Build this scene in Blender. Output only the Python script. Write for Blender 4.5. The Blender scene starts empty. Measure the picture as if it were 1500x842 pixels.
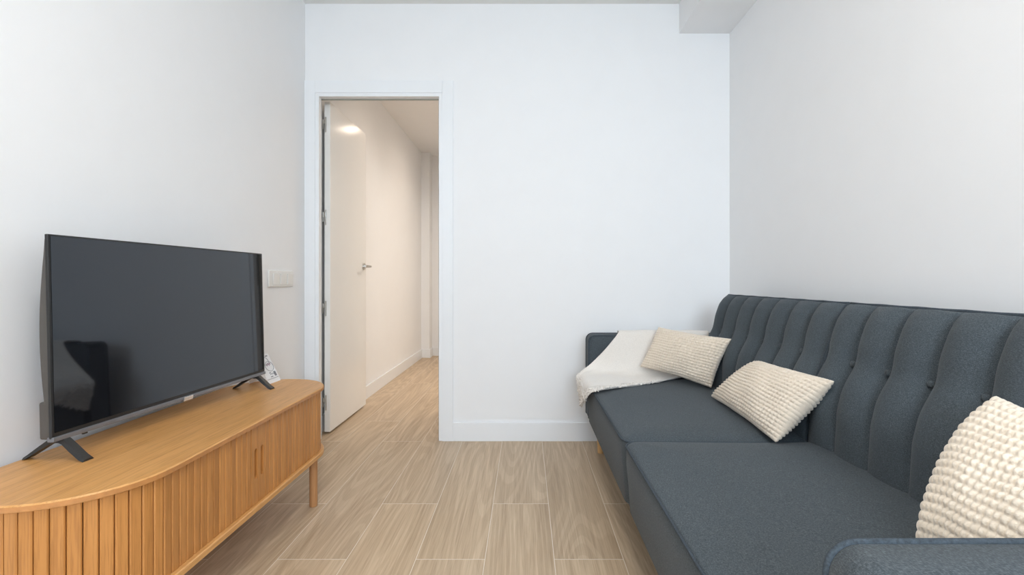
import bpy, math, random
import numpy as np
from mathutils import Vector
random.seed(4); rng = np.random.default_rng(7)
C = bpy.context.scene.collection
PI = math.pi

# ------------------------------------------------------------------ materials
def newmat(name):
    m = bpy.data.materials.new(name); m.use_nodes = True
    nt = m.node_tree; b = nt.nodes['Principled BSDF']
    return m, nt, b
def L(nt, a, b): nt.links.new(a, b)
def node(nt, t, **kw):
    n = nt.nodes.new(t)
    for k, v in kw.items(): setattr(n, k, v)
    return n
def coords(nt, scale=(1,1,1), kind='Object', rot=(0,0,0)):
    tc = node(nt, 'ShaderNodeTexCoord'); mp = node(nt, 'ShaderNodeMapping')
    mp.inputs['Scale'].default_value = scale; mp.inputs['Rotation'].default_value = rot
    L(nt, tc.outputs[kind], mp.inputs['Vector']); return mp.outputs['Vector']
def noise(nt, vec, scale, detail=4, rough=.55, dist=0):
    n = node(nt, 'ShaderNodeTexNoise'); n.inputs['Scale'].default_value = scale
    n.inputs['Detail'].default_value = detail; n.inputs['Roughness'].default_value = rough
    n.inputs['Distortion'].default_value = dist
    L(nt, vec, n.inputs['Vector']); return n.outputs['Fac']
def ramp(nt, fac, stops):
    r = node(nt, 'ShaderNodeValToRGB'); e = r.color_ramp.elements
    while len(e) < len(stops): e.new(.5)
    for i, (p, c) in enumerate(stops):
        e[i].position = p; e[i].color = (*c, 1)
    L(nt, fac, r.inputs['Fac']); return r.outputs['Color']
def bump(nt, b, h, strength, dist):
    bp = node(nt, 'ShaderNodeBump'); bp.inputs['Strength'].default_value = strength
    bp.inputs['Distance'].default_value = dist
    L(nt, h, bp.inputs['Height']); L(nt, bp.outputs['Normal'], b.inputs['Normal'])
def mathn(nt, op, a, b=None, c=None):
    n = node(nt, 'ShaderNodeMath', operation=op)
    for i, v in enumerate((a, b, c)):
        if v is None: continue
        if isinstance(v, (int, float)): n.inputs[i].default_value = v
        else: L(nt, v, n.inputs[i])
    return n.outputs[0]
def mix(nt, fac, a, b, blend='MIX'):
    n = node(nt, 'ShaderNodeMix', data_type='RGBA', blend_type=blend)
    ins = [s for s in n.inputs if s.type == 'RGBA']
    for s, v in ((n.inputs[0], fac), (ins[0], a), (ins[1], b)):
        if isinstance(v, (int, float)): s.default_value = v
        elif isinstance(v, tuple): s.default_value = (*v, 1)
        else: L(nt, v, s)
    return [o for o in n.outputs if o.type == 'RGBA'][0]

def plain(name, col, rough=.5, metal=0, spec=.5, nscale=0, nvar=.04, bstr=0, bscale=200):
    m, nt, b = newmat(name)
    b.inputs['Roughness'].default_value = rough; b.inputs['Metallic'].default_value = metal
    b.inputs['Specular IOR Level'].default_value = spec
    v = coords(nt)
    f = noise(nt, v, nscale or 8, 3)
    lo = tuple(c*(1-nvar) for c in col); hi = tuple(min(1, c*(1+nvar)) for c in col)
    L(nt, ramp(nt, f, [(.3, lo), (.7, hi)]), b.inputs['Base Color'])
    if bstr: bump(nt, b, noise(nt, v, bscale, 3), bstr, .002)
    return m
def wood(name, lo, hi, axis, rough=.45, island=False):
    """grain stretched along an axis (0,1,2)"""
    m, nt, b = newmat(name)
    s = [34, 34, 34]; s[axis] = 1.6
    v = coords(nt, tuple(s))
    f1 = noise(nt, v, 1.0, 6, .6, .6)
    s2 = [260, 260, 260]; s2[axis] = 9
    f2 = noise(nt, coords(nt, tuple(s2)), 1.0, 3, .6)
    c1 = ramp(nt, f1, [(.3, lo), (.68, hi)])
    c2 = ramp(nt, f2, [(.35, (.74,.70,.66)), (.52, (1,1,1))])
    c = mix(nt, .75, c1, c2, 'MULTIPLY')
    if island:
        ge = node(nt, 'ShaderNodeNewGeometry')
        c = mix(nt, 1.0, c, ramp(nt, ge.outputs['Random Per Island'], [(0, (.84,.82,.80)), (1, (1,1,1))]), 'MULTIPLY')
    L(nt, c, b.inputs['Base Color'])
    b.inputs['Roughness'].default_value = rough
    bump(nt, b, f2, .12, .001)
    return m

WHITE = plain('wall_paint', (.86,.865,.87), .75, nvar=.006, bstr=.05, bscale=350, spec=.3)
CEIL = plain('ceiling_paint', (.82,.82,.81), .8, nvar=.006, spec=.3)
TRIM = plain('white_lacquer', (.84,.86,.88), .28, nvar=.005)
LEAF = plain('door_lacquer', (.88,.87,.84), .16, nvar=.005)
STEEL = plain('brushed_steel', (.55,.54,.51), .3, 1)
SWITCH = plain('switch_plastic', (.80,.80,.78), .25, nvar=.01)
OAKT = wood('oak_veneer', (.58,.285,.085), (.69,.365,.13), 1, .38)
OAKV = wood('oak_slats', (.48,.205,.052), (.63,.285,.082), 2, .42, True)
OAKL = wood('oak_leg', (.42,.20,.08), (.50,.26,.11), 2, .4)
BIRCH = wood('pale_wood_leg', (.62,.38,.16), (.72,.46,.22), 2, .4)
DARKGAP = plain('slat_backing', (.14,.065,.022), .7)
TVBLACK = plain('black_plastic', (.014,.014,.014), .38, nvar=.1)
TVBODY = plain('grey_plastic', (.075,.066,.058), .55, nvar=.05)
TVCHIN = plain('satin_grey_strip', (.22,.23,.25), .3, .6)
LOGO = plain('silver_badge', (.8,.8,.8), .25, 1)
PAPER = plain('card_paper', (.78,.79,.80), .6, nvar=.01)
INK = plain('grey_ink', (.24,.25,.27), .6)
INKR = plain('plum_ink', (.28,.14,.22), .6)
FRAMEB = plain('black_frame', (.015,.015,.017), .6)
ALU = plain('white_aluminium', (.8,.8,.8), .35)

def make_screen():
    m, nt, b = newmat('glossy_screen')
    b.inputs['Base Color'].default_value = (.006,.007,.009,1)
    v = coords(nt); f = noise(nt, v, 5, 2)
    L(nt, ramp(nt, f, [(0, (.006,.006,.008)), (1, (.008,.009,.011))]), b.inputs['Base Color'])
    b.inputs['Roughness'].default_value = .035
    b.inputs['IOR'].default_value = 1.5
    b.inputs['Specular IOR Level'].default_value = .95
    b.inputs['Specular Tint'].default_value = (.84,.91,1.0,1)
    return m
SCREEN = make_screen()

def make_fabric():
    m, nt, b = newmat('slate_blue_fabric')
    v1 = coords(nt, (220, 700, 700)); v2 = coords(nt, (700, 200, 700))
    f = mathn(nt, 'MULTIPLY', mathn(nt, 'ADD', noise(nt, v1, 1, 2, .7), noise(nt, v2, 1, 2, .7)), .5)
    g = noise(nt, coords(nt), 4, 3)
    c = ramp(nt, f, [(.36, (.034,.043,.050)), (.50, (.062,.075,.084)), (.64, (.112,.132,.145))])
    c = mix(nt, .5, c, ramp(nt, g, [(.3, (.85,.88,.92)), (.7, (1,1,1))]), 'MULTIPLY')
    L(nt, c, b.inputs['Base Color'])
    b.inputs['Roughness'].default_value = .92
    b.inputs['Specular IOR Level'].default_value = .2
    b.inputs['Sheen Weight'].default_value = .08
    b.inputs['Sheen Roughness'].default_value = .5
    bump(nt, b, f, .15, .0008)
    return m
FABRIC = make_fabric()
PIPE = plain('slate_piping', (.052,.066,.080), .85, nscale=300, nvar=.3, spec=.2)

def make_plush(name, col, sc=420, bs=.5):
    m, nt, b = newmat(name)
    f = noise(nt, coords(nt), sc, 3, .7)
    lo = tuple(c*.86 for c in col)
    L(nt, ramp(nt, f, [(.3, lo), (.65, col)]), b.inputs['Base Color'])
    b.inputs['Roughness'].default_value = .95; b.inputs['Specular IOR Level'].default_value = .15
    b.inputs['Sheen Weight'].default_value = .4
    b.inputs['Subsurface Weight'].default_value = .0
    bump(nt, b, f, bs, .002)
    return m
CREAM = make_plush('cream_popcorn_plush', (.80,.69,.56))
CREAM2 = make_plush('cream_long_plush', (.84,.735,.60), 260, .8)
THROW = make_plush('ivory_throw_wool', (.84,.79,.73), 300, .6)

def make_floor():
    m, nt, b = newmat('oak_look_tiles')
    W, LEN = .2366, 1.2
    tc = node(nt, 'ShaderNodeTexCoord'); sp = node(nt, 'ShaderNodeSeparateXYZ')
    L(nt, tc.outputs['Object'], sp.inputs[0])
    x = mathn(nt, 'DIVIDE', mathn(nt, 'ADD', sp.outputs[0], -.0976+W*40), W)
    ci = mathn(nt, 'FLOOR', x); fx = mathn(nt, 'FRACT', x)
    par = mathn(nt, 'MODULO', ci, 2.0)           # 0 / 1 column
    # column starting at x=.0976 has index 40 -> even : joint at 1.633 ; odd : 2.04
    off = mathn(nt, 'ADD', mathn(nt, 'MULTIPLY', par, -.407), 12-1.633)
    y = mathn(nt, 'DIVIDE', mathn(nt, 'ADD', sp.outputs[1], off), LEN)
    ri = mathn(nt, 'FLOOR', y); fy = mathn(nt, 'FRACT', y)
    def edge(f, size, w):
        d = mathn(nt, 'MINIMUM', f, mathn(nt, 'SUBTRACT', 1.0, f))
        return mathn(nt, 'LESS_THAN', mathn(nt, 'MULTIPLY', d, size), w)
    grout = mathn(nt, 'MAXIMUM', edge(fx, W, .0010), edge(fy, LEN, .0013))
    cid = node(nt, 'ShaderNodeCombineXYZ'); L(nt, ci, cid.inputs[0]); L(nt, ri, cid.inputs[1])
    wn = node(nt, 'ShaderNodeTexWhiteNoise', noise_dimensions='3D'); L(nt, cid.outputs[0], wn.inputs['Vector'])
    # per plank shifted coordinates
    sh = node(nt, 'ShaderNodeVectorMath', operation='SCALE'); L(nt, wn.outputs['Color'], sh.inputs[0]); sh.inputs['Scale'].default_value = 13
    ad = node(nt, 'ShaderNodeVectorMath', operation='ADD'); L(nt, tc.outputs['Object'], ad.inputs[0]); L(nt, sh.outputs[0], ad.inputs[1])
    def mp(s):
        n = node(nt, 'ShaderNodeMapping'); n.inputs['Scale'].default_value = s
        L(nt, ad.outputs[0], n.inputs['Vector']); return n.outputs[0]
    g1 = noise(nt, mp((14, .8, 9)), 1, 4, .55, .15)
    # contour lines of a smooth stretched field = cathedral figure
    fld = noise(nt, mp((5.0, .55, 5)), 1, 1.0, .3, .0)
    rings = mathn(nt, 'SINE', mathn(nt, 'MULTIPLY', fld, 120.0))
    fine = noise(nt, mp((210, 5, 50)), 1, 3, .65)
    fine2 = noise(nt, mp((75, 2.0, 50)), 1, 4, .6)
    c = ramp(nt, g1, [(.25, (.53,.40,.265)), (.5, (.645,.50,.345)), (.75, (.71,.565,.40))])
    c = mix(nt, .34, c, ramp(nt, rings, [(-1+1, (.72,.66,.60)), (.55, (1,1,1))]), 'MULTIPLY')
    c = mix(nt, .55, c, ramp(nt, fine, [(.32, (.72,.67,.62)), (.55, (1.0,1.0,1.0))]), 'MULTIPLY')
    c = mix(nt, .50, c, ramp(nt, fine2, [(.30, (.70,.65,.60)), (.6, (1.0,1.0,1.0))]), 'MULTIPLY')
    c = mix(nt, .5, c, ramp(nt, wn.outputs['Value'], [(0, (.86,.86,.87)), (1, (1,.985,.96))]), 'MULTIPLY')
    c = mix(nt, grout, c, (.80,.73,.63))
    L(nt, c, b.inputs['Base Color'])
    b.inputs['Roughness'].default_value = .42
    b.inputs['Specular IOR Level'].default_value = .4
    bump(nt, b, fine, .05, .001)
    return m
FLOOR = make_floor()

# ------------------------------------------------------------------ object helpers
def world_loc(o):
    v = Vector((0,0,0))
    while o: v += o.location; o = o.parent
    return v
def link(name, verts, faces, mat, parent=None, smooth=False, local=False):
    vs = np.asarray(verts, dtype=float).reshape(-1, 3)
    if parent is not None and not local:
        vs = vs - np.array(world_loc(parent))
    me = bpy.data.meshes.new(name)
    me.from_pydata(vs.tolist(), [], [tuple(int(i) for i in f) for f in faces])
    import bmesh
    bm = bmesh.new(); bm.from_mesh(me)
    bmesh.ops.recalc_face_normals(bm, faces=bm.faces); bm.to_mesh(me); bm.free()
    me.update()
    if smooth is True:
        for p in me.polygons: p.use_smooth = True
    me.materials.append(mat)
    o = bpy.data.objects.new(name, me); C.objects.link(o)
    if smooth == 'auto':
        for p in me.polygons: p.use_smooth = True
        me.set_sharp_from_angle(angle=math.radians(35))
        wn = o.modifiers.new('weighted_normals', 'WEIGHTED_NORMAL'); wn.keep_sharp = True
    if parent is not None: o.parent = parent
    return o
class MB:
    def __init__(s): s.v = []; s.f = []
    def add(s, v, f):
        n = len(s.v); s.v += [tuple(p) for p in v]; s.f += [tuple(i+n for i in q) for q in f]
    def box(s, x0, x1, y0, y1, z0, z1):
        v = [(x,y,z) for z in (z0,z1) for y in (y0,y1) for x in (x0,x1)]
        s.add(v, [(0,1,3,2),(4,5,7,6),(0,1,5,4),(2,3,7,6),(0,2,6,4),(1,3,7,5)])
    def rbox(s, x0, x1, y0, y1, z0, z1, r=.002):
        s.add(*rbox(x0, x1, y0, y1, z0, z1, r, 2, 1))
    def tube(s, pts, r, n=8, closed=False):
        pts = [Vector(p) for p in pts]; m = len(pts); base = len(s.v)
        rr = r if isinstance(r, (list, tuple)) else [r]*m
        up = None
        for i, p in enumerate(pts):
            a = pts[(i-1) % m] if (closed or i > 0) else p
            b = pts[(i+1) % m] if (closed or i < m-1) else p
            t = (b-a).normalized()
            if up is None:
                up = t.orthogonal().normalized()
            up = (up - t*up.dot(t)).normalized()
            w = t.cross(up)
            for k in range(n):
                q = p + (up*math.cos(2*PI*k/n) + w*math.sin(2*PI*k/n))*rr[i]
                s.v.append(tuple(q))
        rng_ = range(m if closed else m-1)
        for i in rng_:
            j = (i+1) % m
            for k in range(n):
                k2 = (k+1) % n
                s.f.append((base+i*n+k, base+i*n+k2, base+j*n+k2, base+j*n+k))
        if not closed:
            s.f.append(tuple(base+k for k in range(n))[::-1])
            s.f.append(tuple(base+(m-1)*n+k for k in range(n)))
    def build(s, name, mat, parent=None, smooth=False, local=False):
        return link(name, s.v, s.f, mat, parent, smooth, local)
def rbox(x0, x1, y0, y1, z0, z1, r, k=3, seg=1):
    """rounded box: 6 gridded faces, merged"""
    def axis(a, b):
        c = [a + r*(1-math.cos(PI/2*i/k)) for i in range(k)] if r > 0 else []
        mid = [a+r + (b-a-2*r)*i/seg for i in range(seg+1)]
        d = [b - r*(1-math.cos(PI/2*i/k)) for i in range(k)][::-1]
        return [a + (b-a)*i/1 for i in ()] + c + mid + d
    X, Y, Z = axis(x0,x1), axis(y0,y1), axis(z0,z1)
    idx = {}; V = []; F = []
    def put(i, j, l):
        key = (i,j,l)
        if key in idx: return idx[key]
        p = np.array((X[i],Y[j],Z[l]))
        q = np.array((min(max(p[0],x0+r),x1-r), min(max(p[1],y0+r),y1-r), min(max(p[2],z0+r),z1-r)))
        d = p-q; n = np.linalg.norm(d)
        if n > 1e-9: p = q + d/n*r
        idx[key] = len(V); V.append(tuple(p)); return idx[key]
    nx, ny, nz = len(X)-1, len(Y)-1, len(Z)-1
    for i in range(nx):
        for j in range(ny):
            for l in (0, nz): F.append((put(i,j,l),put(i+1,j,l),put(i+1,j+1,l),put(i,j+1,l)))
    for i in range(nx):
        for l in range(nz):
            for j in (0, ny): F.append((put(i,j,l),put(i+1,j,l),put(i+1,j,l+1),put(i,j,l+1)))
    for j in range(ny):
        for l in range(nz):
            for i in (0, nx): F.append((put(i,j,l),put(i,j+1,l),put(i,j+1,l+1),put(i,j,l+1)))
    return V, F
def box_obj(name, dims, mat, parent=None, r=0, local=False):
    m = MB()
    if r: m.rbox(*dims, r)
    else: m.box(*dims)
    return m.build(name, mat, parent, 'auto' if r else False, local)
def tag(o, label=None, cat=None, group=None, kind=None):
    if label: o['label'] = label
    if cat: o['category'] = cat
    if group: o['group'] = group
    if kind: o['kind'] = kind
    return o
def thing(name, loc, label=None, cat=None, group=None, rotz=0, kind=None):
    o = bpy.data.objects.new(name, None); o.empty_display_size = .1
    C.objects.link(o); o.location = loc; o.rotation_euler = (0,0,rotz)
    return tag(o, label, cat, group, kind)
def loft(loops, cap0=True, cap1=True):
    n = len(loops[0]); V = [p for l in loops for p in l]; F = []
    for i in range(len(loops)-1):
        for k in range(n):
            k2 = (k+1) % n
            F.append((i*n+k, i*n+k2, (i+1)*n+k2, (i+1)*n+k))
    if cap0: F.append(tuple(range(n))[::-1])
    if cap1: F.append(tuple((len(loops)-1)*n+k for k in range(n)))
    return V, F

# ------------------------------------------------------------------ room
XL, XR, YB, YR, H = -1.313, 1.215, 2.846, -2.4, 2.60
st = lambda o, lab=None: tag(o, lab, kind='structure')
DX0, DX1, DZ = -1.262, -.496, 2.082       # opening in the back wall
WT = .10
st(box_obj('floor', (-1.6, 1.6, YR-.3, 6.6, -.1, 0), FLOOR))
st(box_obj('ceiling', (XL-.1, XR+.1, YR-.1, YB+WT, H, H+.1), CEIL))
st(box_obj('wall_left', (XL-.12, XL, YR, YB+WT, 0, H), WHITE))
st(box_obj('wall_right', (XR, XR+.12, YR, YB+WT, 0, H), WHITE))
m = MB()
m.box(XL, DX0, YB, YB+WT, 0, H); m.box(DX1, XR, YB, YB+WT, 0, H); m.box(DX0, DX1, YB, YB+WT, DZ, H)
st(m.build('wall_back', WHITE))
# rear wall with the balcony window that lights the room (behind the viewer)
WX0, WX1, WZ0, WZ1 = -.35, 1.12, 1.0, 2.50
m = MB()
m.box(XL, WX0, YR-.14, YR, 0, H); m.box(WX1, XR, YR-.14, YR, 0, H)
m.box(WX0, WX1, YR-.14, YR, 0, WZ0); m.box(WX0, WX1, YR-.14, YR, WZ1, H)
st(m.build('wall_rear', WHITE))
win = st(thing('window_1', (0, YR-.07, 0)))
m = MB(); t = .055; ym = YR-.07
for x0, x1 in ((WX0, (WX0+WX1)/2), ((WX0+WX1)/2, WX1)):
    m.box(x0, x0+t, ym-.03, ym+.03, WZ0, WZ1); m.box(x1-t, x1, ym-.03, ym+.03, WZ0, WZ1)
    m.box(x0, x1, ym-.03, ym+.03, WZ0, WZ0+t); m.box(x0, x1, ym-.03, ym+.03, WZ1-t, WZ1)
m.build('window_frame', ALU, win)
st(box_obj('trim_1', (.915, XR, YR, YB, 2.424, H), WHITE), 'boxed ceiling beam along the right wall')
# baseboards
st(box_obj('baseboard_back', (-.431, XR, YB-.013, YB, 0, .110), TRIM, r=.002))
st(box_obj('baseboard_left', (XL, XL+.013, YR, YB-.02, 0, .110), TRIM, r=.002))
st(box_obj('baseboard_right', (XR-.013, XR, YR, YB-.014, 0, .110), TRIM, r=.002))
# hallway
HX0, HX1, HY, HH = -1.29, -.25, 5.91, 2.536
st(box_obj('wall_hallway_left', (HX0-.10, HX0, YB+WT, 6.3, 0, 2.7), WHITE))
m = MB(); m.box(HX1, HX1+.10, YB+WT, 3.75, 0, 2.7); m.box(HX1, HX1+.10, 5.25, 6.3, 0, 2.7); m.box(HX1, HX1+.10, 3.75, 5.25, 2.3, 2.7)
st(m.build('wall_hallway_right', WHITE))       # opening added so the made-up side room's lamp brightens the hall
m = MB(); m.box(1.5, 1.6, YB+WT, 6.3, 0, 2.7); m.box(HX1+.10, 1.6, 6.2, 6.3, 0, 2.7); m.box(XR+.12, 1.6, YB+WT-.05, YB+WT+.05, 0, 2.7)
st(m.build('wall_fill_room', WHITE))  # invented room, out of view, encloses the added hallway fill light
st(box_obj('ceiling_fill_room', (HX1+.1, 1.6, YB+WT, 6.3, HH, HH+.1), WHITE))  # lid of the invented fill room
m = MB(); m.box(HX0, -1.188, HY, 6.3, 0, 2.7); m.box(-1.188, HX1, HY+.16, 6.3, 0, 2.7)
st(m.build('wall_hallway_end', WHITE))
st(box_obj('ceiling_hallway', (HX0-.1, HX1+.1, YB+WT, 6.3, HH, HH+.1), WHITE))
st(box_obj('baseboard_hallway_left', (HX0, HX0+.013, YB+WT+.02, HY, 0, .105), TRIM, r=.002))
m = MB(); m.rbox(HX0+.013, -1.176, HY-.013, HY, 0, .105); m.rbox(-1.188, -1.176, HY, HY+.147, 0, .105); m.rbox(-1.176, HX1, HY+.147, HY+.16, 0, .105)
st(m.build('baseboard_hallway_end', TRIM, smooth='auto'))

# door: casing, jamb and the open leaf
door = st(thing('door_1', (-.87, YB, 0)), 'white interior door standing open into the hallway')
fy = YB-.014
m = MB(); m.rbox(XL+.001, -1.250, fy, YB+.002, 0, 2.139, .0015); m.build('casing', TRIM, door, 'auto')
m = MB(); m.rbox(-.494, -.431, fy, YB+.002, 0, 2.139, .0015); m.build('casing', TRIM, door, 'auto')
m = MB(); m.rbox(-1.2495, -.4945, fy, YB+.002, 2.066, 2.139, .0012); m.build('casing', TRIM, door, 'auto')
m = MB()
m.rbox(-1.262, -1.228, YB-.008, 2.874, 0, 2.082, .002)      # hinge side, stepped back behind the lip
m.rbox(-1.2655, -1.2600, 2.870, YB+WT+.01, 0, 2.086, .001)
m.rbox(-.516, -.494, YB-.008, YB+WT+.01, 0, 2.082, .002)
m.rbox(-1.2625, -.4955, YB-.0085, 2.880, 2.046, 2.0825, .002)
m.rbox(-1.2625, -.4955, 2.876, YB+WT+.01, 2.078, 2.084, .001)
m.build('door_jamb', TRIM, door, 'auto')
SEAL = plain('rubber_seal', (.33,.33,.29), .6)
m = MB(); m.box(-.524, -.5155, YB+.030, YB+.045, 0, 2.046); m.box(-1.26, -.516, 2.8795, 2.888, 2.040, 2.079); m.box(-1.2602, -1.2480, 2.874, 2.884, .0, 2.079)
m.build('door_seal', SEAL, door)
m = MB(); m.rbox(-.5175, -.5155, YB+.020, YB+.070, .95, 1.12, .0008); tag(m.build('strike_plate', STEEL, door, 'auto'), 'steel strike plate')
LX0, LX1, LY0, LY1 = -1.248, -1.213, 2.964, 3.630
leaf = box_obj('door_leaf', (LX0, LX1, LY0, LY1, .014, 2.062), LEAF, door, r=.0015)
for z in (1.92, 1.345, .78, .195):
    m = MB()
    m.rbox(-1.2435, -1.2345, LY0-.0045, LY0+.001, z-.047, z+.047, .0018)      # plate on the leaf edge
    m.rbox(-1.253, -1.239, LY0-.006, LY0-.001, z+.002, z+.030, .002)       # knuckle bridge
    m.rbox(-1.257, -1.252, LY0-.008, LY0-.002, z-.030, z+.034, .002)       # plate on the jamb side
    tag(m.build('hinge', STEEL, leaf, 'auto'), 'steel hinge')
m = MB()
hy, hz = 3.575, 1.058
m.tube([(LX1, hy, hz), (LX1+.008, hy, hz)], .026, 24)
m.tube([(LX1+.008, hy, hz), (LX1+.050, hy, hz)], .009, 12)
m.tube([(LX1+.050, hy+.010, hz), (LX1+.052, hy-.03, hz), (LX1+.050, hy-.115, hz)], .0085, 12)
m.tube([(LX0, hy, hz), (LX0-.006, hy, hz)], .026, 24)
tag(m.build('door_handle', STEEL, leaf, 'auto'), 'steel lever handle')

# light switch
sw = thing('light_switch', (XL, 2.55, .963), 'white three-gang light switch plate on the left wall beside the door casing', 'light switch')
m = MB(); m.rbox(XL, XL+.009, 2.431, 2.682, .920, 1.005, .003); m.build('switch_plate', SWITCH, sw, 'auto')
for y0, y1 in ((2.464,2.523), (2.537,2.596), (2.611,2.668)):
    m = MB(); v, f = rbox(XL+.008, XL+.0135, y0, y1, .931, .990, .0015, 2, 1)
    v = [(x + (.003 if (z > .96 and x > XL+.01) else 0), y, z) for x, y, z in v]
    m.add(v, f); m.build('rocker', SWITCH, sw, 'auto')

# ------------------------------------------------------------------ tv stand (stadium plan)
SX1 = -.862; R = .21; SCX = SX1-R; Y0, Y1 = 1.17, 2.00
def stadium(r, z, n=28, y0=Y0, y1=Y1):
    pts = [(SCX + r*math.cos(a), y1 + r*math.sin(a), z) for a in (PI*i/n for i in range(n+1))]
    pts += [(SCX + r*math.cos(a), y0 + r*math.sin(a), z) for a in (PI+PI*i/n for i in range(n+1))]
    return pts
TOPZ = .498
stand = thing('tv_stand', (SCX, 1.58, 0), 'long oak television cabinet with rounded ends and tambour slat doors, under the television', 'tv stand')
def slab(name, z0, z1, r, mat, e=.003):
    lo = [stadium(r-e, z0), stadium(r, z0+e), stadium(r, z1-e), stadium(r-e, z1)]
    return link(name, *loft(lo), mat, stand, 'auto')
slab('cabinet_top', TOPZ-.016, TOPZ, R, OAKT)
band = plain('shade_toned_edging', (.50,.225,.075), .4, nscale=60, nvar=.12)  # redder wood tone, with the edge's top-lit shade put into the colour
tag(link('shaded_edge_band', *loft([stadium(R+.0005, TOPZ-.0135), stadium(R+.0006, TOPZ-.0035)], False, False), band, bpy.data.objects['cabinet_top'], 'auto'), 'reddish oak edge band with shade put into its colour')
slab('cabinet_bottom', .208, .228, R, OAKT)
slab('cabinet_body', .228, TOPZ-.016, R-.026, DARKGAP, 0)
# path of the tambour front: from back of far end, along front, to the back of near end
RS = R-.013
def path(s):      # s=0 at the middle of the straight front, + towards far end
    half = (Y1-Y0)/2; ym = (Y0+Y1)/2; sg = 1 if s >= 0 else -1; a = abs(s)
    if a <= half: return SCX+RS, ym+sg*a, 0.0
    th = (a-half)/RS
    return SCX+RS*math.cos(th), ym+sg*(half+RS*math.sin(th)), sg*th
def slat(mb, s, w, z0, z1, d=.013):
    x, y, th = path(s); n = Vector((math.cos(th), math.sin(th), 0)); t = Vector((-math.sin(th), math.cos(th), 0))
    c = Vector((x, y, 0)); h = w/2; ch = .0024
    prof = [(-h,-d), (-h,-ch), (-h+ch,0), (h-ch,0), (h,-ch), (h,-d)]
    ring = [c + t*a + n*b for a, b in prof]
    v = [(p.x,p.y,z0) for p in ring] + [(p.x,p.y,z1) for p in ring]
    k = len(ring); f = [(i,(i+1)%k,(i+1)%k+k,i+k) for i in range(k)] + [tuple(range(k)), tuple(range(k,2*k))]
    mb.add(v, f)
ZS0, ZS1 = .229, TOPZ-.0165
pitch = .0263; smid = -.0196
smax = (Y1-Y0)/2 + RS*PI*.97
def stile(parent, s0, s1, hs, hz0, hz1):
    """flat end stile with a recessed rounded finger slot"""
    x = SCX+RS; ym = (Y0+Y1)/2; r = .0088; cy = ym+hs
    slot = []
    for i in range(9): a = PI*i/8; slot.append((cy+r*math.cos(a), hz1-r+r*math.sin(a)))
    for i in range(9): a = PI+PI*i/8; slot.append((cy+r*math.cos(a), hz0+r+r*math.sin(a)))
    import bmesh
    bm = bmesh.new()
    def loop(ps):
        vs = [bm.verts.new((x, a, b)) for a, b in ps]
        return [bm.edges.new((vs[i], vs[(i+1) % len(vs)])) for i in range(len(vs))], vs
    e1, v1 = loop([(ym+s0, ZS0), (ym+s1, ZS0), (ym+s1, ZS1), (ym+s0, ZS1)]); e2, v2 = loop(slot)
    res = bmesh.ops.triangle_fill(bm, edges=e1+e2, use_beauty=True)
    faces = [g for g in bm.faces]
    r2 = bmesh.ops.extrude_face_region(bm, geom=faces)
    for g in r2['geom']:
        if isinstance(g, bmesh.types.BMVert): g.co.x -= .011
    bm.verts.index_update()
    V = [tuple(v.co) for v in bm.verts]; F = [tuple(v.index for v in f.verts) for f in bm.faces]; bm.free()
    o = link('handle_stile', V, F, OAKV, parent)
    box_obj('finger_pull', (x-.0145, x-.0112, cy-.012, cy+.012, hz0-.004, hz1+.004), OAKV, o)
    return o
for sg, ds in ((-1, 'near'), (1, 'far')):
    w = .0395
    mb = MB(); s = smid + sg*(w+.0012)
    x0 = smid + (0.0008 if sg > 0 else -w); x1 = smid + (w if sg > 0 else -.0008)
    s += sg*pitch/2
    while abs(s) < smax:
        slat(mb, s, pitch-.0021, ZS0, ZS1); s += sg*pitch
    d = mb.build('tambour_door', OAKV, stand)
    stile(d, x0, x1, (x0+x1)/2 + (.006 if sg < 0 else .002), .310, .408)
for lx, ly in ((SX1-.035, Y1+.02), (SX1-.035, Y0-.02), (SX1-2*R+.035, Y1+.02), (SX1-2*R+.035, Y0-.02)):
    m = MB()
    prof = [(0,.0145), (.002,.0160), (.20,.0165), (.209,.0165)]
    m.tube([(lx, ly, z) for z, r in prof], [r for z, r in prof], 24)
    m.build('leg', OAKL, stand, 'auto')

# ------------------------------------------------------------------ television
ax, ay, bx, by = -1.175, 1.18, -1.126, 2.052
TW = math.hypot(bx-ax, by-ay); hw = TW/2
tv = thing('television', ((ax+bx)/2, (ay+by)/2, TOPZ), 'flat black television switched off, standing on the oak cabinet', 'television', rotz=-math.atan2(bx-ax, by-ay))
zb, zt = .054, .570
TILT = .0236                       # the panel leans back a little
def lean_back(*obs):
    for o in obs:
        for v in o.data.vertices:
            x, z = v.co.x, v.co.z-zb
            v.co.x = x*math.cos(TILT) - z*math.sin(TILT) + .006; v.co.z = zb + z*math.cos(TILT) + x*math.sin(TILT)
m = MB(); m.rbox(-.009, 0, -hw, hw, zb+.006, zt, .002); lean_back(m.build('bezel', TVBLACK, tv, 'auto', True))
lean_back(box_obj('screen', (-.001, .0012, -hw+.006, hw-.006, zb+.022, zt-.005), SCREEN, tv, local=True))
m = MB()                      # satin strip along the bottom edge
v, f = rbox(-.014, .0045, -hw, hw, zb, zb+.012, .002, 2, 1); m.add(v, f)
chin = m.build('bottom_strip', TVCHIN, tv, 'auto', True); lean_back(chin)
m = MB(); m.rbox(.003, .0068, -.020, .020, zb+.0005, zb+.0105, .001); m.rbox(.000, .0055, -.020, .020, zb-.004, zb+.001, .001)
bd = tag(m.build('badge', LOGO, chin, 'auto', True), 'small silver badge'); lean_back(bd)
m = MB(); m.rbox(-.006, .000, -hw+.085, -hw+.097, zb-.007, zb+.001, .001); m.build('sensor', TVBLACK, chin, 'auto', True)
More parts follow.
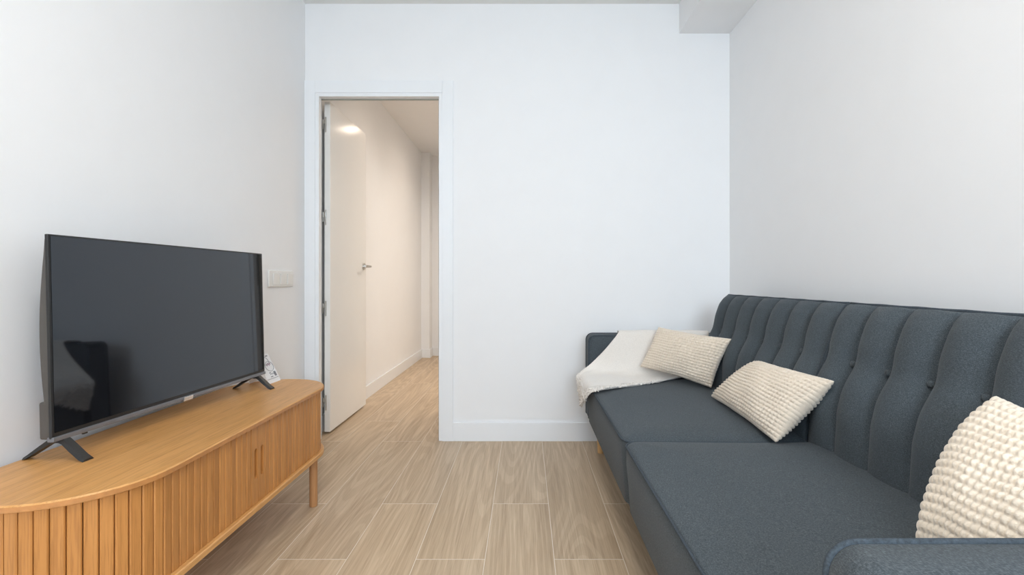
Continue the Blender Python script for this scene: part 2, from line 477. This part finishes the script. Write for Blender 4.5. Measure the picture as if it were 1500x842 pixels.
# rear shell: shallow upper dome and deep lower box
nz = 12; loops = []
for i in range(nz+1):
    a = i/nz; z = zb+.09 + (zt-.012-(zb+.09))*a
    d = .016 + .017*math.sin(PI*min(1, a*.9+.12))
    loops.append([(-.008, -hw+.002, z), (-d, -hw+.004+.003*a, z), (-d, hw-.004-.003*a, z), (-.008, hw-.002, z)])
lean_back(link('rear_panel', *loft(loops), TVBODY, tv, 'auto', True))
m = MB(); m.rbox(-.042, -.008, -hw+.006, hw-.006, zb+.004, zb+.098, .006); lean_back(m.build('rear_housing', TVBODY, tv, 'auto', True))
for yy in (-hw+.032, hw-.045):
    def leg_seg(mb, pts, w0, w1):
        n = len(pts); lo = []
        for i, (x, z, th) in enumerate(pts):
            w = (w0 + (w1-w0)*i/(n-1))/2
            lo.append([(x, yy-w, z), (x, yy+w, z), (x+0.0, yy+w*.72, z+th), (x, yy-w*.72, z+th)])
        mb.add(*loft(lo))
    m = MB()
    leg_seg(m, [(-.012, .050, .012), (.008, .043, .014), (.030, .024, .014), (.056, .004, .010), (.068, 0, .005)], .022, .030)
    leg_seg(m, [(-.006, .050, .012), (-.028, .041, .014), (-.056, .024, .012), (-.088, .004, .009), (-.100, 0, .005)], .022, .020)
    m.rbox(-.030, .002, yy-.011, yy+.011, .045, zb+.008, .002)
    m.build('foot', TVBLACK, tv, 'auto', True)

# folded leaflet standing behind the far end of the television
card = thing('folded_leaflet', (-1.122, 2.140, TOPZ), 'small white printed leaflet standing on the oak cabinet behind the far edge of the television', 'leaflet', rotz=-.04)
cw, chh, lean = .046, .124, .055
def cardsheet(u, w, off=0.0):   # u along width (-1..1), w 0..1 height, front sheet leaning back
    return (-lean*w+off*.94, u*cw - .012*w, chh*w + off*.34)
V = [cardsheet(-1,0), cardsheet(1,0), cardsheet(1,1), cardsheet(-1,1), cardsheet(-1,0,-.0012), cardsheet(1,0,-.0012), cardsheet(1,1,-.0012), cardsheet(-1,1,-.0012)]
FB = [(0,1,2,3),(4,5,6,7),(0,1,5,4),(2,3,7,6),(0,3,7,4),(1,2,6,5)]
link('front_sheet', V, FB, PAPER, card, local=True)
V2 = [(-lean*1.7-.0, -cw*.9, 0), (-lean*1.7, cw*.5, 0), (-lean-.001, cw*.9-.012, chh), (-lean-.001, -cw-.012, chh)]
V2 += [(x-.0012, y, z) for x, y, z in V2]
link('rear_sheet', V2, FB, PAPER, card, local=True)
m = MB()
def mark(u0, u1, w0, w1, mb):
    a = [cardsheet(u0,w0,.0008), cardsheet(u1,w0,.0008), cardsheet(u1,w1,.0008), cardsheet(u0,w1,.0008)]
    b_ = [cardsheet(u0,w0,0), cardsheet(u1,w0,0), cardsheet(u1,w1,0), cardsheet(u0,w1,0)]
    mb.add(a+b_, FB)
def ringm(cu, cw_, ru, rw, mb, th=.018):
    n = 28; lo = []
    for i in range(n):
        a = 2*PI*i/n; lo.append(cardsheet(cu+ru*math.cos(a), cw_+rw*math.sin(a), .0008))
    mb.tube(lo, .0009, 4, closed=True)
ringm(.28, .56, .62, .17, m); ringm(-.05, .76, .55, .14, m)
mark(-.9, .9, .135, .150, m)
for k in range(5): mark(-.15+.13*k, -.07+.13*k, .27+.02*(k%2), .30+.02*(k%2), m)
mark(-.2, .15, .19, .22, m); mark(-.2, .05, .33, .36, m); mark(.35, .75, .90, .94, m)
for k in range(6): mark(.48+.06*k, .515+.06*k, .20, .36, m)
tag(m.build('print', INK, card, local=True), 'grey line drawings and text rows')
m = MB()
for k in range(4): mark(-.05+.18*k, .04+.18*k, .58+.03*(k%2), .66+.02*(k%2), m)
tag(m.build('print', INKR, card, local=True), 'plum coloured doodle')

# ------------------------------------------------------------------ sofa
SC = 1.568                       # split between the two halves
sofa = thing('sofa_bed', (.70, SC, 0), 'slate blue fabric sofa bed with channel-tufted back, along the right wall', 'sofa')
SZ = .4255
def rrect(x0, x1, y0, y1, r, ins, z, k=5, ne=14):
    x0 += ins; x1 -= ins; y0 += ins; y1 -= ins; r = max(r-ins*.6, .006)
    pts = []
    cs = [(x1-r,y1-r,0), (x0+r,y1-r,PI/2), (x0+r,y0+r,PI), (x1-r,y0+r,1.5*PI)]
    for q, (cx, cy, a0) in enumerate(cs):
        arc = [(cx+r*math.cos(a0+PI/2*i/k), cy+r*math.sin(a0+PI/2*i/k)) for i in range(k+1)]
        pts += arc
        nx_, ny_, na = cs[(q+1) % 4]
        b = (nx_+r*math.cos(na), ny_+r*math.sin(na)); a = arc[-1]
        for i in range(1, ne): pts.append((a[0]+(b[0]-a[0])*i/ne, a[1]+(b[1]-a[1])*i/ne))
    return [(x, y, z) for x, y in pts]
def seat(y0, y1):
    x0, x1, r = .322, 1.00, .042
    lo = [rrect(x0+.016, x1, y0+.002, y1-.002, r, .004, .205), rrect(x0+.012, x1, y0, y1, r, 0, .212),
          rrect(x0+.006, x1, y0, y1, r, 0, .30), rrect(x0+.001, x1, y0, y1, r, -.001, .36), rrect(x0, x1, y0, y1, r, 0, SZ-.010),
          rrect(x0, x1, y0, y1, r, .003, SZ-.004)]
    for ins in (.008, .016, .03, .05, .08, .12, .17, .23, .29, .325):
        z = SZ-.004 + .020*(1-math.exp(-ins/.045))
        lo.append([(x, y, z + .0012*math.sin(9*x+7*y)) for x, y, z_ in rrect(x0, x1, y0, y1, r, ins, z)])
    s = link('seat', *loft(lo), FABRIC, sofa, True)
    m = MB(); m.tube(rrect(x0, x1, y0, y1, r, -.0005, SZ-.005), .0036, 8, closed=True)
    m.build('piping', PIPE, s, True)
    # seam cord along the bottom of the front
    return s
seat(SC+.0015, 2.555); seat(.575, SC-.0015)

def arm(y0, y1):
    x0, x1, z0, z1, r = .342, 1.06, .205, .655, .034
    pts = []
    for cx, cz, a0, rr in ((x0+r, z1-r, PI/2, r), (x0+.01, z0+.01, PI, .01), (x1-.01, z0+.01, 1.5*PI, .01), (x1-r, z1-r, 0, r)):
        k = 7
        for i in range(k+1):
            a = a0+PI/2*i/k; pts.append((cx+rr*math.cos(a), cz+rr*math.sin(a)))
    # puff the broad faces slightly by stepping loops inwards
    cx, cz = (x0+x1)/2, (z0+z1)/2
    def lp(y, s): return [(cx+(x-cx)*s, y, cz+(z-cz)*s) for x, z in pts]
    lo = [lp(y0-.004, .30), lp(y0-.004, .55), lp(y0-.003, .8), lp(y0, .93), lp(y0+.001, .985), lp(y0+.006, 1), lp((y0+y1)/2, 1.006), lp(y1-.006, 1),
          lp(y1-.001, .985), lp(y1, .93), lp(y1+.003, .8), lp(y1+.004, .55), lp(y1+.004, .30)]
    a = link('arm', *loft(lo), FABRIC, sofa, True)
    for yy in (y0+.002, y1-.002):
        m = MB(); m.tube(lp(yy, 1.001), .0042, 8, closed=True); m.build('piping', PIPE, a, True)
arm(2.585, 2.695); arm(.435, .545)

prof = np.array([(.918,.400), (.924,.44), (.930,.50), (.936,.56), (.950,.62), (.971,.68), (.992,.735), (1.010,.785), (1.025,.825), (1.036,.850), (1.049,.868), (1.060,.8755)])
def prof_at(t):
    s = t*(len(prof)-1); i = min(int(s), len(prof)-2); return prof[i]+(prof[i+1]-prof[i])*(s-i)
def back(seams):
    """seams: y of every seam, ascending, ends included"""
    nch = len(seams)-1; per = 16; ns = nch*per; ntt = 56
    y0, y1 = seams[0], seams[-1]
    V = []; F = []
    tb = .49   # button row
    ys = [seams[min(i//per, nch-1)] + (seams[min(i//per, nch-1)+1]-seams[min(i//per, nch-1)])*((i-min(i//per, nch-1)*per)/per) for i in range(ns+1)]
    for j in range(ntt+1):
        t = j/ntt; p = prof_at(t); q = prof_at(min(1, t+.02)); q0 = prof_at(max(0, t-.02))
        tg = q-q0; tg /= np.linalg.norm(tg); nrm = np.array((-tg[1], tg[0]))
        fade = min(1, (1-t)/.28)**.8 * (.30+.70*min(1, max(0, t-.06)/.22))
        zz = (t-tb)*.47
        row = math.exp(-(zz*zz)/(2*.026**2))
        for i in range(ns+1):
            k = min(i//per, nch-1); w = seams[k+1]-seams[k]; u = (i-k*per)/per
            a = abs(math.sin(PI*u))**.50
            ds = min(u, 1-u)*w
            pin = math.exp(-(ds*ds)/(2*.020**2)) * math.exp(-(zz*zz)/(2*.024**2))
            d = (.038*a - .009)*fade*(1-.32*row) - .010*pin*(1 if 0 < i < ns else 0)
            if i in (0, ns): d = -.004
            V.append((p[0] + nrm[0]*d, ys[i], p[1] + nrm[1]*d))
    # rear, closing loops
    rear = [(1.075,.872), (1.088,.85), (1.125,.60), (1.135,.40), (1.03,.385)]
    rows = ntt+1
    for (x, z) in rear:
        for i in range(ns+1): V.append((x, ys[i], z))
    tot = rows+len(rear); n1 = ns+1
    for j in range(tot):
        j2 = (j+1) % tot
        for i in range(ns): F.append((j*n1+i, j*n1+i+1, j2*n1+i+1, j2*n1+i))
    F.append(tuple(j*n1 for j in range(tot))); F.append(tuple(j*n1+ns for j in range(tot)))
    b = link('backrest', V, F, FABRIC, sofa, 'auto')
    for y in seams[1:-1]:
        p = prof_at(tb)
        c = Vector((p[0]+.005, y, p[1])); n = Vector((-.97, 0, .17)).normalized(); a1 = Vector((0,1,0)); a2 = n.cross(a1)
        lo = []
        for rr, hh in ((.0085,-.003), (.0095,.002), (.0085,.005), (.005,.007), (.001,.0076)):
            lo.append([tuple(c+n*hh+a1*rr*math.cos(2*PI*q/16)+a2*rr*math.sin(2*PI*q/16)) for q in range(16)])
        link('button', *loft(lo), FABRIC, b, True)
    m = MB(); pts = [(1.064, y0+.001+(y1-y0-.002)*i/40, .8775-.0012*abs(math.sin(PI*i/40*nch))) for i in range(41)]
    m.tube(pts, .0048, 8)
    for ye in (y0+.002, y1-.002):
        m.tube([(prof_at(i/20)[0]+.003, ye, prof_at(i/20)[1]) for i in range(20)] + [(1.064, ye, .8765)], .0045, 8)
    m.build('piping', PIPE, b, True)
back([SC+.003] + [SC-.005+.1385*k for k in range(1, 7)] + [2.505]); back([SC+.005-.1385*k for k in range(7, 0, -1)] + [SC-.003])
m = MB(); m.box(.37, 1.02, .50, 2.62, .165, .206); m.box(.37, .40, .56, 2.58, .150, .165); m.build('under_frame', FRAMEB, sofa)
m = MB(); m.rbox(.95, 1.06, .60, 2.54, .30, .392, .01); m.build('back_rail', FRAMEB, sofa)
for lx, ly in ((.415, 2.645), (.415, .49), (.99, 2.645), (.99, .49)):
    m = MB(); m.tube([(lx, ly, 0), (lx, ly, .003), (lx, ly, .207)], [.0155, .017, .024], 20); m.build('leg', BIRCH, sofa, 'auto')

# ------------------------------------------------------------------ cushions
def c_len(a, b): return float(np.linalg.norm(a-b))
def cushion(name, c00, c10, c11, c01, T, nu, nv, mat, label, amp=.0065, per=7, pinch=.06, bulge=None, flip=1, edge=.5):
    c = [np.array(p, float) for p in (c00, c10, c11, c01)]
    nu_, nv_ = nu*per, nv*per
    u = np.linspace(0,1,nu_+1); v = np.linspace(0,1,nv_+1); U, W = np.meshgrid(u, v, indexing='ij')
    # edges pull in towards the middle, corners stay out
    su = np.sin(PI*U); sv = np.sin(PI*W)
    Uw = U + (pinch if bulge is None else bulge)*(.5-U)*2*sv*np.abs(2*U-1)**2*.5
    Ww = W + pinch*(.5-W)*2*su*np.abs(2*W-1)**2*.5
    P = ((1-Uw)*(1-Ww))[...,None]*c[0] + (Uw*(1-Ww))[...,None]*c[1] + (Uw*Ww)[...,None]*c[2] + ((1-Uw)*Ww)[...,None]*c[3]
    n = np.cross(c[2]-c[0], c[3]-c[1]); n = n/np.linalg.norm(n)*flip
    prof_ = (np.clip(1-(2*U-1)**2,0,1)**edge) * (np.clip(1-(2*W-1)**2,0,1)**edge)
    wob = .004*np.sin(5*U*PI+1.3)*np.sin(3*W*PI+.6)*prof_
    V = []; sheets = []
    rnd = rng.uniform(.8, 1.12, (nu+1, nv+1))
    Uq = U + .006*np.sin(7*W*PI+2*U)*sv; Wq = W + .007*np.sin(5*U*PI+1+3*W)*su
    Uq = np.clip(Uq,0,1); Wq = np.clip(Wq,0,1)
    cellu = np.minimum((Uq*nu).astype(int), nu-1); cellv = np.minimum((Wq*nv).astype(int), nv-1)
    rimf = np.clip(.30+np.minimum(np.minimum(U,1-U)*c_len(c[0],c[1]), np.minimum(W,1-W)*c_len(c[0],c[3]))/.035, 0, 1)
    puff = (np.abs(np.sin(PI*nu*Uq))**.7)*(np.abs(np.sin(PI*nv*Wq))**.6)*rnd[cellu, cellv]*rimf
    for sg in (1, -1):
        B = P + n*(sg*T/2*prof_ + wob)[...,None]
        du = np.gradient(B, axis=0); dv = np.gradient(B, axis=1)
        N = np.cross(du, dv); N /= (np.linalg.norm(N, axis=2, keepdims=True)+1e-12)
        if (N[nu_//2, nv_//2] @ n)*sg < 0: N = -N
        sheets.append(B + N*(amp*puff)[...,None])
    a = nu_+1; b = nv_+1
    Vs = np.concatenate([s.reshape(-1,3) for s in sheets]); F = []
    rim = lambda i, j: i in (0, a-1) or j in (0, b-1)
    def idx(sh, i, j): return (0 if (sh == 0 or rim(i,j)) else a*b) + i*b+j
    for sh in (0,1):
        for i in range(a-1):
            for j in range(b-1):
                F.append((idx(sh,i,j), idx(sh,i+1,j), idx(sh,i+1,j+1), idx(sh,i,j+1)))
    used = sorted({q for f in F for q in f}); rm = {q:k for k, q in enumerate(used)}
    F = [tuple(rm[q] for q in f) for f in F]
    ctr = Vs[used].mean(axis=0); ctr[2] = Vs[used][:,2].min()
    o = link(name, Vs[used]-ctr, F, mat, None, True); o.location = ctr
    return tag(o, label, 'cushion', 'cream textured cushions on the sofa')
seat_top = SZ+.014
cushion('throw_cushion', (.60,2.50,.503), (.870,2.24,.450), (.948,2.20,.684), (.706,2.540,.706), .115, 28, 18, CREAM,
        'cream popcorn-textured cushion leaning over the ivory throw at the far arm')
cushion('throw_cushion', (.800,2.06,.453), (.790,1.51,.441), (.925,1.4325,.651), (.940,1.93,.629), .135, 34, 19, CREAM,
        'cream popcorn-textured cushion leaning alone against the middle of the backrest')
cushion('throw_cushion', (.735,.90,.462), (.735,.62,.470), (.945,.60,.66), (.940,.955,.722), .150, 24, 19, CREAM2,
        'cream fluffy cushion beside the nearest armrest', amp=.0075, bulge=-.17)

# ------------------------------------------------------------------ throw blanket over the far arm
def catmull(P, m):
    P = np.asarray(P, float); n = len(P); out = []
    for i in range(n-1):
        p0 = P[max(i-1,0)]; p1 = P[i]; p2 = P[i+1]; p3 = P[min(i+2,n-1)]
        for k in range(m):
            t = k/m
            out.append(.5*((2*p1)+(-p0+p2)*t+(2*p0-5*p1+4*p2-p3)*t*t+(-p0+3*p1-3*p2+p3)*t**3))
    out.append(P[-1]); return np.array(out)
A_ = .668
rows = [
 [(.55,2.712,.58), (.64,2.714,.57), (.76,2.714,.57), (.88,2.712,.57), (.98,2.712,.58)],
 [(.52,2.700,.655), (.62,2.702,.658), (.76,2.702,.658), (.88,2.702,.658), (.99,2.700,.655)],
 [(.510,2.65,.672), (.62,2.65,.674), (.76,2.65,.674), (.88,2.65,.674), (.99,2.65,.672)],
 [(.500,2.585,.668), (.60,2.582,.672), (.76,2.582,.672), (.88,2.582,.672), (.99,2.585,.668)],
 [(.435,2.565,.595), (.56,2.562,.59), (.72,2.560,.59), (.85,2.560,.59), (.96,2.56,.60)],
 [(.345,2.560,.505), (.47,2.550,.50), (.66,2.545,.50), (.80,2.545,.50), (.90,2.55,.51)],
 [(.282,2.548,.452), (.36,2.520,.462), (.56,2.505,.456), (.72,2.51,.456), (.84,2.52,.458)],
 [(.284,2.54,.395), (.322,2.42,.452), (.48,2.40,.455), (.64,2.43,.452), (.78,2.47,.450)],
 [(.290,2.53,.345), (.306,2.36,.438), (.40,2.30,.450), (.54,2.34,.450), (.70,2.41,.448)],
 [(.294,2.52,.300), (.300,2.29,.410), (.365,2.225,.447), (.50,2.29,.447), (.665,2.385,.446)],
]
G = np.array([catmull(r, 12) for r in rows])
G = np.array([catmull(G[:,i], 8) for i in range(G.shape[1])]).transpose(1,0,2)
nr, ncn = G.shape[:2]
for i in range(nr):
    for j in range(ncn):
        G[i,j,2] += .0025*math.sin(j*.55+i*.13)*math.sin(i*.21+.6)*(1 if i > 30 else .3)
V = G.reshape(-1,3); F = [(i*ncn+j, i*ncn+j+1, (i+1)*ncn+j+1, (i+1)*ncn+j) for i in range(nr-1) for j in range(ncn-1)]
ctr = np.array((.62, 2.50, .44))
blanket = link('throw_blanket', V-ctr, F, THROW, None, True); blanket.location = ctr
tag(blanket, 'ivory fringed throw blanket draped over the far armrest and seat corner of the sofa', 'blanket')
md = blanket.modifiers.new('thickness', 'SOLIDIFY'); md.thickness = .007; md.offset = 0
m = MB()
hem = G[-1]; prev = G[-4]
left = [G[i,0] for i in range(nr-26, nr)]
def tuft(p, d, ln, r):
    p = Vector(p); d = Vector(d).normalized()
    j = Vector((random.uniform(-.5,.5), random.uniform(-.5,.5), random.uniform(-.25,.45)))
    q = p + (d+j*.5).normalized()*ln*.55; s = q + (d+j).normalized()*ln*.45
    m.tube([p, q, s], [r*1.1, r, r*.45], 5)
L_ = len(hem)
for k in range(760):
    s = random.random()*(L_-1); i = int(s); f = s-i
    p = hem[i]*(1-f)+hem[min(i+1,L_-1)]*f; d = (hem[i]-prev[i]); 
    back_ = random.random()*.042-.004
    dn = d/np.linalg.norm(d)
    p = p - dn*back_ + np.array((-.002,0,.0045))
    tuft(p, dn, random.uniform(.013,.024), random.uniform(.0032,.0052))
for k in range(260):           # boucle edge of the part hanging over the seat front
    i = random.randrange(nr-26, nr); j = random.randrange(0, 9)
    p = G[i,j] + np.array((-.004, 0, 0)); tuft(p, (-.25, -.1, -1), random.uniform(.010,.018), random.uniform(.0032,.0048))
fr = m.build('fringe', THROW, blanket, True)

# ------------------------------------------------------------------ light
def area(name, loc, rot, sx, sy, power, col, portal=False, spread=None):
    l = bpy.data.lights.new(name, 'AREA'); l.shape = 'RECTANGLE'; l.size = sx; l.size_y = sy
    l.energy = power; l.color = col
    if spread: l.spread = spread
    if portal: l.cycles.is_portal = True
    o = bpy.data.objects.new(name, l); C.objects.link(o); o.location = loc; o.rotation_euler = rot; return o
w = bpy.data.worlds.new('sky'); bpy.context.scene.world = w; w.use_nodes = True
bg = w.node_tree.nodes['Background']; bg.inputs['Color'].default_value = (.74,.87,1.0,1); bg.inputs['Strength'].default_value = 15.6
area('window_portal', ((WX0+WX1)/2, YR-.13, (WZ0+WZ1)/2), (-PI/2, 0, PI), WX1-WX0, WZ1-WZ0, 1, (1,1,1), True)
# ceiling lamp of the living room (behind the viewer) and hallway downlights
area('ceiling_lamp', (0, .2, H-.01), (0,0,0), .5, .5, 22, (1,.94,.88))
area('hallway_fill_light', (.45, 4.5, HH-.01), (0,0,0), 1.0, 1.0, 33, (1,.90,.79))  # unseen lamp added to lift the hallway through the cut opening
for i, (x, y, e) in enumerate(((-.62, 3.75, 4.5), (-.62, 4.93, 5))):
    l = bpy.data.lights.new('hallway_downlight', 'SPOT'); l.energy = e*3; l.color = (1,.83,.68); l.spot_size = math.radians(165); l.spot_blend = .8; l.shadow_soft_size = .04
    o = bpy.data.objects.new('hallway_downlight', l); C.objects.link(o); o.location = (x, y, HH-.01)

# ------------------------------------------------------------------ camera
cam = bpy.data.cameras.new('camera'); cam.sensor_width = 36; cam.lens = 700/1500*36
cam.shift_x = -20/1500; cam.shift_y = -10/1500; cam.clip_start = .02
co = bpy.data.objects.new('camera', cam); C.objects.link(co); co.location = (0,0,.952); co.rotation_euler = (PI/2,0,0)
sc = bpy.context.scene; sc.camera = co
vs = sc.view_settings; vs.view_transform = 'Standard'; vs.look = 'None'; vs.exposure = 0; vs.gamma = 1; vs.use_curve_mapping = False
sc.cycles.max_bounces = 10; sc.cycles.diffuse_bounces = 6; sc.cycles.use_denoising = True
